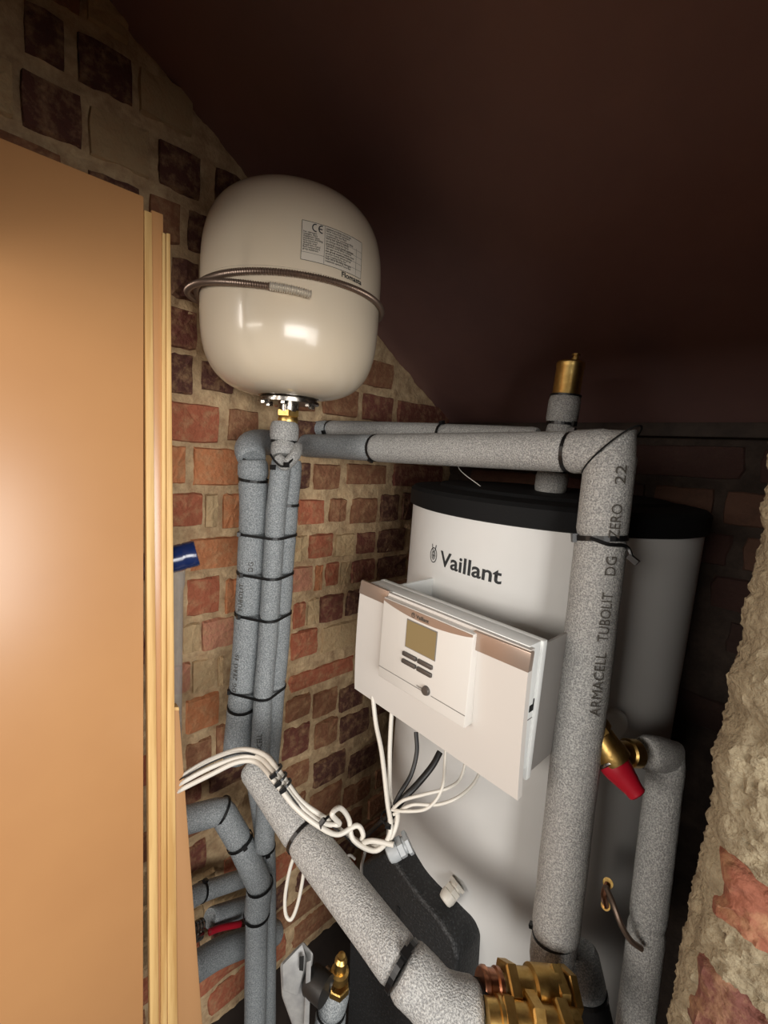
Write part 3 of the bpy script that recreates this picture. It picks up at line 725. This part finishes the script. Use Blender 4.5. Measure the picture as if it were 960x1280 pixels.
def run(P, cuts, r, m):
    C_ = [P[0]]+[at_y(P, c) for c in cuts]+[P[-1]]
    for a, b in zip(C_, C_[1:]):
        mids = [p for p in P if b.z+.012 < p.z < a.z-.012]; foam([a]+mids+[b], r, m, bd, wob=.035)
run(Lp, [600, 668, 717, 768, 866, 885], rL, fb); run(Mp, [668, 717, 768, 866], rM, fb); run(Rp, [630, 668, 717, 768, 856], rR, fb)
for py in (668, 717, 768, 862):
    dv = V((0, 0, 1))+V((.0, .0, 0)); tie([(at_y(Lp, py), rL*.94), (at_y(Mp, py), rM*.97), (at_y(Rp, py), rR*.97)], dv, bd, wd=.0042, head=(.4, -.9, 0) if py in (717, 768) else (.1, -1, 0), th=.002)
tie([(at_y(Lp, 600), rL*.95)], (0.1, 0, 1), bd); tie([(at_y(Lp, 885), rL*.95)], (0.1, 0, 1), bd); tie([(at_y(Rp, 630), rR*.97)], (0, 0, 1), bd)
# elbow at the head of the left pipe swinging back to the level pipe
foam([Lp[0], PD(312, 560, .80), PD(325, 553, .86), PD(360, 556, .93)], rL*.98, fb, bd, smooth=True)
tie([(PD(318, 577, .785), rL*.95)], V((.5, .3, 1)), bd)
# lagged tee right under the brass union
nk = cl([(356, 528, .768), (355, 552, .766), (354, 572, .752)])
foam([nk[0], nk[1]], .0235, fm, bd); foam([nk[1], nk[2]], .0205, fm, bd, name='foam_sleeve')
tie([(nk[1], .0205)], (0, 0, 1), bd)
foam([PD(347, 572, .735), PD(356, 581, .728), PD(368, 570, .738), PD(372, 558, .76)], .0095, fm, bd, smooth=True, n=14)
tube('cable_tie', [PD(338, 568, .735), PD(345, 578, .72), PD(354, 583, .712), PD(364, 576, .722), PD(371, 566, .74)], .0017, MT['tie'], bd, n=6)
bm = bmesh.new()
for p in (PD(341, 584, .722), PD(358, 581, .712)): box_bm(bm, p, ((1, 0, 0), (0, 1, 0), (0, 0, 1)), (.007, .007, .008))
done('tie_lock', bm, MT['tie'], bd, smooth=False)
for body, base, py, rr_, aa in (('TUBOLIT', Lp, 762, rL, -.45), ('DG ZERO 15', Lp, 860, rL, -.45), ('ARMACELL', Mp, 940, rM, .1), ('DG', Lp, 712, rL, .1)):
    p = at_y(base, py); p2 = at_y(base, py-60); text('lettering', body, .0115, pmap(p, p2-p, rr_*1.015, aa), MT['ink_soft'], bd, sp=1.1, res=2)

# diagonal pipe
dg = thing('insulated_pipe', Q(500, 1205, .47), 'stout grey foam-lagged pipe slanting down across the cupboard to the brass fittings', 'pipe')
D0, D1, D2, D3, D4 = Q(318, 955, .665), Q(379, 1045, .60), Q(503, 1207, .485), Q(552, 1255, .47), Q(612, 1272, .475)
foam([D0, D1], .0255, fm, dg); foam([D1, D2], .0262, fm, dg); foam([D2, D2.lerp(D3, .5), D3, D4.lerp(D3, .3)], .0285, fm, dg, smooth=True); foam([D4.lerp(D3, .3), D4], .027, fm, dg)
tie([(D1, .0245)], D2-D0, dg, head=(-1, -.3, -.6)); tie([(D2, .0258)], D3-D1, dg, head=(-.2, -.2, 1), wd=.006); tie([(D4.lerp(D3, .3), .0262)], D4-D3, dg, wd=.006)

# lower left pipes
lp = thing('insulated_pipe', PD(318, 1280, .77), 'grey lagged pipe coming from the left wall and turning down beside the door', 'pipe')
a, b, c, d, e = PD(225, 1027, .775), PD(277, 1013, .79), PD(300, 1052, .78), PD(325, 1106, .77), PD(317, 1400, .77)
m1 = ((b-a).normalized()+(c-b).normalized()).normalized(); m2 = ((d-c).normalized()+(e-d).normalized()).normalized()
dm = PD(321, 1142, .77)
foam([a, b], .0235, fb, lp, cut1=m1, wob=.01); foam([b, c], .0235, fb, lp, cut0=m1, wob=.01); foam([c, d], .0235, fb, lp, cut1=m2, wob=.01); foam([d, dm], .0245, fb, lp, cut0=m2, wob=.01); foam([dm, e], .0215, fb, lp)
for p, n_, h_ in ((b, m1, None), (c, d-b, (.5, -.3, 1)), (d, m2, (-1, -.6, -.4)), (dm, V((0, 0, 1)), None)): tie([(p, .0237)], n_, lp, head=h_)
lb2 = thing('insulated_pipe', PD(318, 1050, .82), 'dark grey lagged pipe dropping behind the slanting pipe', 'pipe')
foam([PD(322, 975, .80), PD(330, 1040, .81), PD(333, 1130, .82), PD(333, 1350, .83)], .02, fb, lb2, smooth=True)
tie([(PD(331, 1058, .812), .02)], (0, 0, 1), lb2, head=(1, -.3, 0))
w1 = thing('insulated_pipe', PD(270, 1110, .84), 'short lagged pipe stub close to the left wall, upper one beneath the elbow', 'pipe')
foam([PD(225, 1130, .80), PD(252, 1115, .83)], .0185, fb, w1); foam([PD(252, 1115, .83), PD(320, 1092, .90)], .0175, fb, w1); tie([(PD(252, 1115, .83), .0175)], PD(320, 1092, .90)-PD(225, 1130, .80), w1, head=(0, -.2, 1))
w2 = thing('pipe_union', PD(258, 1150, .82), 'chromed pipe union with a red handle, between two lagged stubs by the left wall', 'pipe fitting')
u0, u1 = PD(238, 1163, .79), PD(262, 1150, .82); ux = (u1-u0).normalized()
foam([PD(262, 1148, .83), PD(330, 1125, .92)], .019, fb, w2)
for k in range(4): lathe('union_ring', [(.008, 0), (.011, .002), (.011, .005), (.008, .007)], u0+ux*(.008*k), ux, MT['steel'], w2)
lathe('union_body', [(.009, 0), (.009, .028)], u0+V((0, 0, -.022)), ux, MT['steel'], w2); hexnut('union_nut', u0+V((0, 0, -.022)), ux, .012, .01, MT['steel'], w2)
tube('lever', [PD(262, 1165, .80), PD(275, 1160, .81), PD(300, 1155, .83)], .0062, MT['red_paint'], w2, n=10, label='red painted lever')
w3 = thing('insulated_pipe', PD(265, 1200, .82), 'fat lagged pipe stub close to the left wall, lowest of the stubs', 'pipe')
foam([PD(235, 1215, .79), PD(280, 1188, .84), PD(345, 1165, .93)], .026, fb, w3, smooth=True)

# actuator box, brass elbow and lagged pipe low in the middle
ac = thing('valve_actuator', Q(370, 1260, .64), 'light grey angular valve actuator box low between the lagged pipes', 'actuator')
fr_ = [Q(350, 1205, .62), Q(379, 1176, .64), Q(392, 1192, .63), Q(385, 1255, .62), Q(383, 1330, .62), Q(352, 1245, .62)]
slab('housing', fr_, ray(370, 1240).normalized()*.05, MT['grey_box'], ac, bev=.003)
slab('cover', [Q(353, 1207, .618), Q(378, 1180, .634), Q(383, 1200, .628), Q(372, 1245, .617), Q(354, 1238, .617)], ray(370, 1240).normalized()*-.006, MT['grey_box'], ac, bev=.001)
slab('rim', [Q(383, 1203, .62), Q(389, 1200, .62), Q(386, 1290, .61), Q(379, 1290, .61)], ray(370, 1240).normalized()*-.006, MT['grey_box'], ac, bev=.001)
slab('cable_entry', [Q(374, 1196, .622), Q(380, 1195, .622), Q(379, 1214, .618), Q(374, 1213, .618)], ray(370, 1240).normalized()*-.005, MT['hole'], ac, bev=.0005)
lathe('valve_body', [(0, 0), (.017, 0), (.019, .003), (.019, .03), (.0, .03)], Q(387, 1222, .63), V((1, .3, 0)), MT['dark_iron'], ac)
bv = thing('brass_valve', Q(425, 1230, .64), 'small brass valve standing on a lagged pipe beside the grey actuator', 'valve')
lathe('body', [(0, 0), (.013, 0), (.013, .012), (.009, .014), (.009, .032), (.0055, .036), (.0055, .04), (0, .042)], Q(424, 1222, .64), (0.05, 0, 1), MT['brass'], bv)
lathe('side_union', [(0, 0), (.0115, 0), (.0125, .002), (.0125, .008), (.010, .01), (.010, .02), (0, .02)], Q(405, 1219, .64), V((1, .3, 0)), MT['steel'], bv)
hexnut('base_nut', Q(423, 1238, .64), (0, 0, 1), .016, .011, MT['brass'], bv)
foam([Q(421, 1234, .65), Q(414, 1262, .65)], .021, fb, bv); foam([Q(414, 1262, .65), Q(405, 1360, .65)], .0225, fb, bv); tie([(Q(414, 1262, .65), .02)], (0, 0, 1), bv)

# ------------------------------------------------------------------ black moulded pump housing
hs = thing('pump_housing', PY(520, 1280, .5), 'black moulded foam pump housing at the lower left of the tank', 'pump housing')
HY = .5
ol = [(452, 1080), (476, 1068), (490, 1073), (512, 1106), (548, 1150), (566, 1178), (572, 1200), (566, 1300), (556, 1400), (430, 1400), (436, 1180), (444, 1110)]
pp = [PY(x, y, HY) for x, y in ol]
for p in pp: p.y = HY
bm = bmesh.new(); A_ = [bm.verts.new(p) for p in pp]; f_ = bm.faces.new(A_)
r_ = bmesh.ops.extrude_face_region(bm, geom=[f_])
for v in [v for v in r_['geom'] if isinstance(v, bmesh.types.BMVert)]: v.co.y += .07
bmesh.ops.recalc_face_normals(bm, faces=bm.faces)
bmesh.ops.bevel(bm, geom=bm.edges[:], offset=.007, segments=3, profile=.5, affect='EDGES')
done('shell', bm, MT['black_epp'], hs)
bx('recess', tuple(PY(499, 1140, HY-.002)-V((.006, 0, .012))), tuple(PY(499, 1140, HY-.002)+V((.0, .004, .006))), MT['hole'], hs)
# cable glands screwed into the tank
def gland(base, ax, m, label, open_=False):
    g_ = thing('cable_gland', base, label, 'cable gland')
    hexnut('lock_nut', base, ax, .0155, .006, m, g_); lathe('neck', [(0, .006), (.0105, .006), (.0105, .011), (0, .011)], base, ax, m, g_)
    hexnut('hex_body', V(base)+V(ax).normalized()*.009, ax, .0135, .009, m, g_)
    lathe('dome_nut', [(0, .018), (.0125, .018), (.0125, .026), (.0105, .032), (.0075, .0335), (.006, .0335), (.0055, .028), (0, .028)], base, ax, m, g_)
    if open_: lathe('bore', [(0, .0334), (.0052, .0334), (.0052, .0339), (0, .0339)], base, ax, MT['hole'], g_)
    return g_
gb = PC(514, 1053, TC, TR-.006); gax = PD(488, 1061, .60)-PD(512, 1054, .615)
gland(Q(512, 1052, .595), M @ V((-24, 11, -5)), MT['gland_grey'], 'grey cable gland with white cable, upper of the two glands')
gb = PC(568, 1108, TC, TR); gland(PC(573, 1104, TC, TR), M @ V((-27, 21, -13)), MT['gland_white'], 'open cream cable gland on the tank, lower of the two glands', True)

# ------------------------------------------------------------------ cables
def cable(name, L, r, m, label=None, cat='cable', parent=None, group=None, z=False):
    P = [Q(x, y, z_-.03*max(0, min(1, (x-322)/20, (432-x)/20)) if r > .003 and m is not MT['cable_black'] else z_) for x, y, z_ in L]
    o = tube(name, P, r, m, parent, n=10, k=7)
    if label: tag(o, label, cat, group)
    return o
cw, cr = MT['cable_white'], .0034
cable('power_cable', [(222, 973, .62), (262, 950, .63), (300, 937, .63), (330, 943, .625), (350, 966, .62), (375, 1000, .62), (405, 1022, .62), (432, 1042, .61), (462, 1058, .60), (486, 1050, .59), (497, 1020, .60), (488, 992, .62), (487, 950, .64), (489, 900, .66), (492, 870, .67)], cr, cw, 'white cable, uppermost where the cables leave the door edge, looping up to the control unit')
cable('power_cable', [(222, 981, .62), (262, 960, .625), (298, 947, .625), (324, 947, .62), (346, 970, .615), (372, 1004, .615), (400, 1027, .615), (424, 1030, .605), (415, 1018, .60), (425, 1010, .60), (436, 1024, .60), (442, 1050, .595), (470, 1063, .59), (488, 1040, .59), (484, 1000, .61), (477, 940, .64), (470, 905, .66), (466, 870, .67)], cr, cw, 'white cable that curls into a small coil below the control unit')
cable('power_cable', [(222, 989, .62), (262, 969, .62), (296, 953, .62), (321, 953, .615), (342, 975, .61), (368, 1008, .61), (396, 1031, .61), (422, 1043, .605), (446, 1032, .60), (454, 1044, .60), (450, 1054, .60), (466, 1051, .59), (492, 1056, .583)], cr, cw, 'white cable, lowest of three at the door edge, ending in the grey gland')
cable('thin_wire', [(222, 976, .617), (262, 954, .619), (298, 942, .62), (328, 948, .615), (346, 970, .583), (380, 1014, .583), (420, 1036, .59), (446, 1060, .61)], .0011, MT['cable_black'], 'thin black wire lying between the white cables')
cable('sensor_cable', [(404, 1026, .63), (384, 1045, .645), (366, 1075, .65), (357, 1115, .65), (357, 1142, .65), (364, 1149, .65), (372, 1130, .65), (379, 1095, .65), (382, 1060, .65)], .0026, cw, 'white cable hanging in a long loop behind the slanting pipe')
cable('sensor_cable', [(584, 945, .62), (576, 972, .605), (560, 985, .59), (530, 993, .585), (505, 1000, .59), (492, 1010, .60)], .0022, cw, 'thin white cable from the right underside of the control unit')
cable('sensor_cable', [(558, 925, .625), (556, 955, .61), (554, 980, .59), (545, 1000, .585), (530, 1012, .585), (505, 1014, .59), (490, 1012, .60)], .0022, cw, 'thin white cable bowing lowest beneath the control unit')
cable('sensor_cable', [(600, 965, .615), (590, 982, .60), (570, 998, .585), (545, 1006, .585), (515, 1006, .59), (492, 1018, .60)], .0022, cw, 'thin white cable running nearest the tank below the control unit')
cable('black_cable', [(520, 915, .64), (521, 940, .63), (514, 968, .62), (500, 992, .61), (490, 1012, .61)], .0032, MT['cable_black'], 'black cable dropping from the control unit, nearer the white cables')
cable('black_cable', [(550, 940, .63), (540, 958, .62), (522, 980, .61), (503, 1000, .605), (488, 1022, .61)], .0045, MT['cable_black'], 'thicker black cable dropping from the middle of the control unit')
cable('black_cable', [(490, 1016, .61), (478, 1026, .62), (458, 1044, .64), (440, 1056, .66)], .003, MT['cable_black'], 'short black cable end behind the white cable coil')
cable('grey_cable', [(456, 1066, .62), (452, 1082, .64), (452, 1092, .66)], .0022, MT['cable_grey'], 'short grey cable end dropping behind the coil toward the pump housing')
cable('grey_cable', [(428, 1075, .68), (437, 1069, .68), (444, 1074, .68)], .002, MT['cable_grey'], 'small grey cable bend, upper of two beside the pump housing')
cable('grey_cable', [(430, 1090, .68), (438, 1085, .68), (445, 1088, .68)], .002, MT['cable_grey'], 'small grey cable bend, lower of two beside the pump housing')
for i, (c, r, dr, lb_) in enumerate(((Q(344, 963, .59), .009, Q(360, 985, .62)-Q(340, 955, .62), 'black tie round the three white cables, nearest the pipe bundle'), (Q(350, 973, .586), .009, Q(360, 985, .62)-Q(340, 955, .62), 'black tie round the three white cables, second from the bundle'), (Q(356, 981, .584), .0085, Q(360, 985, .62)-Q(340, 955, .62), 'black tie round the three white cables, third from the bundle'),
        (Q(410, 1027, .585), .011, (1, 0, -.3), 'black tie gathering the cables left of the coil'), (Q(487, 1022, .605), .011, (0, 0, 1), 'black tie gathering cables above the grey gland'))):
    o = tie([(c, r)], dr, None, wd=.003, head=(.5, -.6, .3)); tag(o, lb_, 'cable tie')

# ------------------------------------------------------------------ relief valve with red cap and the pipe on the right
rv = thing('relief_valve', PY(765, 940, .49), 'brass pressure relief valve with a red cap, right of the thick vertical pipe', 'valve')
a, b = Q(746, 914, .535), Q(770, 950, .525)
ax = (b-a).normalized()
hexnut('inlet_nut', a-ax*.012, ax, .0185, .017, MT['brass'], rv); lathe('body', [(0, 0), (.013, 0), (.016, .006), (.0165, .02), (.0185, .026), (.0185, .036), (0, .036)], a, ax, MT['brass'], rv)
oa, ob = Q(768, 940, .54), Q(812, 943, .56); ox = (ob-oa).normalized()
lathe('outlet', [(0, 0), (.014, 0), (.014, .02), (.0165, .022), (.0165, .036), (.0145, .038), (0, .038)], oa, ox, MT['brass'], rv)
lathe('collar', [(.0175, 0), (.0185, .001), (.0185, .003), (.0175, .004)], Q(763, 948, .528), Q(790, 985, .51)-Q(763, 948, .528), MT['steel'], rv)
ca = Q(764, 950, .528); cx_ = (Q(793, 988, .51)-ca).normalized()
lathe('red_cap', [(0, 0), (.0175, 0), (.0178, .006), (.0165, .014), (.011, .034), (.0105, .04), (.0085, .0415), (.006, .041), (.0055, .036), (0, .035)], ca, cx_, MT['red_cap'], rv, label='tapered red plastic cap')
lathe('cap_bore', [(0, 0), (.0055, 0), (.0055, .0005), (0, .0005)], ca+cx_*.0375, cx_, MT['hole'], rv)
ri = thing('insulated_pipe', PY(800, 1280, .56), 'shaded lagged pipe dropping from the red-capped valve at the right of the tank', 'pipe')
s0, s1, s2 = Q(806, 941, .56), Q(834, 944, .575), Q(788, 1330, .56)
m3 = ((s1-s0).normalized()+(s2-s1).normalized()).normalized()
foam([s0, s1], .0215, fm, ri, cut1=m3, wob=.01); foam([s1, s1.lerp(s2, .55)], .0215, fm, ri, cut0=m3, wob=.01); foam([s1.lerp(s2, .55), s2], .0215, fm, ri)
pk = thing('probe_pocket', Q(758, 1130, .57), 'dark brass probe fitting with a bent capillary, low on the right of the tank', 'probe')
q = Q(760, 1104, .575); lathe('stud', [(0, 0), (.006, 0), (.006, .012), (0, .012)], q, EYE-q, MT['brass'], pk); q2 = Q(757, 1132, .575); lathe('stud', [(0, 0), (.0055, 0), (.0055, .01), (0, .01)], q2, EYE-q2, MT['brass'], pk)
tube('bracket', [q+(EYE-q).normalized()*.01, Q(755, 1118, .562), q2+(EYE-q2).normalized()*.01], .004, MT['copper'], pk, n=8)
tube('capillary', [Q(757, 1108, .56), Q(766, 1128, .555), Q(776, 1155, .545), Q(788, 1175, .54), Q(802, 1186, .54)], .0035, MT['strap_steel'], pk, n=8)
lr = thing('insulated_pipe', Q(725, 1280, .52), 'short lagged pipe stub beside the foot of the thick vertical pipe', 'pipe')
foam([Q(722, 1185, .56), Q(735, 1242, .55)], .0235, fb, lr); foam([Q(735, 1242, .55), Q(748, 1300, .54)], .022, MT['lid_black'], lr); tie([(Q(735, 1242, .55), .022)], Q(748, 1300, .54)-Q(722, 1185, .56), lr)

# ------------------------------------------------------------------ brass fittings at the bottom
bf = thing('brass_fitting', Q(660, 1290, .47), 'large brass valve assembly with hex nuts at the foot of the thick vertical pipe', 'pipe fitting')
a, b = Q(600, 1234, .485), Q(728, 1245, .50); ax = (b-a).normalized()
lathe('copper_end', [(0, 0), (.0165, 0), (.0185, .003), (.0185, .006), (.0165, .008), (.0165, .016), (.0185, .018), (.0185, .022), (0, .022)], a, ax, MT['copper'], bf, label='copper pipe end')
hexnut('hex_nut', a+ax*.026, ax, .0265, .013, MT['brass'], bf, rot=.3)
lathe('barrel', [(0, .0), (.0165, .0), (.0165, .006), (0, .006)], a+ax*.021, ax, MT['steel'], bf)
lathe('barrel', [(.02, .0), (.02, .02), (.024, .022), (.024, .05), (.021, .052), (.021, .058), (0, .058)], a+ax*.038, ax, MT['brass'], bf)
hexnut('hex_nut', a+ax*.082, ax, .027, .014, MT['brass'], bf, rot=.1); hexnut('hex_nut', a+ax*.1, ax, .025, .010, MT['brass'], bf, rot=.5)
a2 = Q(606, 1276, .455); ax2 = (Q(728, 1292, .46)-a2).normalized()
lathe('barrel', [(0, 0), (.0185, 0), (.0185, .012), (.021, .013), (.021, .02), (.0185, .022), (.0185, .1), (0, .1)], a2, ax2, MT['brass'], bf)
hexnut('hex_nut', a2+ax2*.016, ax2, .0245, .013, MT['brass'], bf, rot=.2); hexnut('hex_nut', a2+ax2*.045, ax2, .027, .014, MT['brass'], bf, rot=.6); hexnut('hex_nut', a2+ax2*.075, ax2, .026, .014, MT['brass'], bf)
vbm = (vb_bot-vb_top).normalized(); lathe('riser', [(0, 0), (.0175, 0), (.0175, .045), (0, .045)], vb_bot+vbm*.0, vbm, MT['brass'], bf)
hexnut('hex_nut', vb_bot+vbm*.012, vbm, .024, .012, MT['brass'], bf)
for o in sc.objects:                                       # things stand where their empties are; nothing else to move
    pass
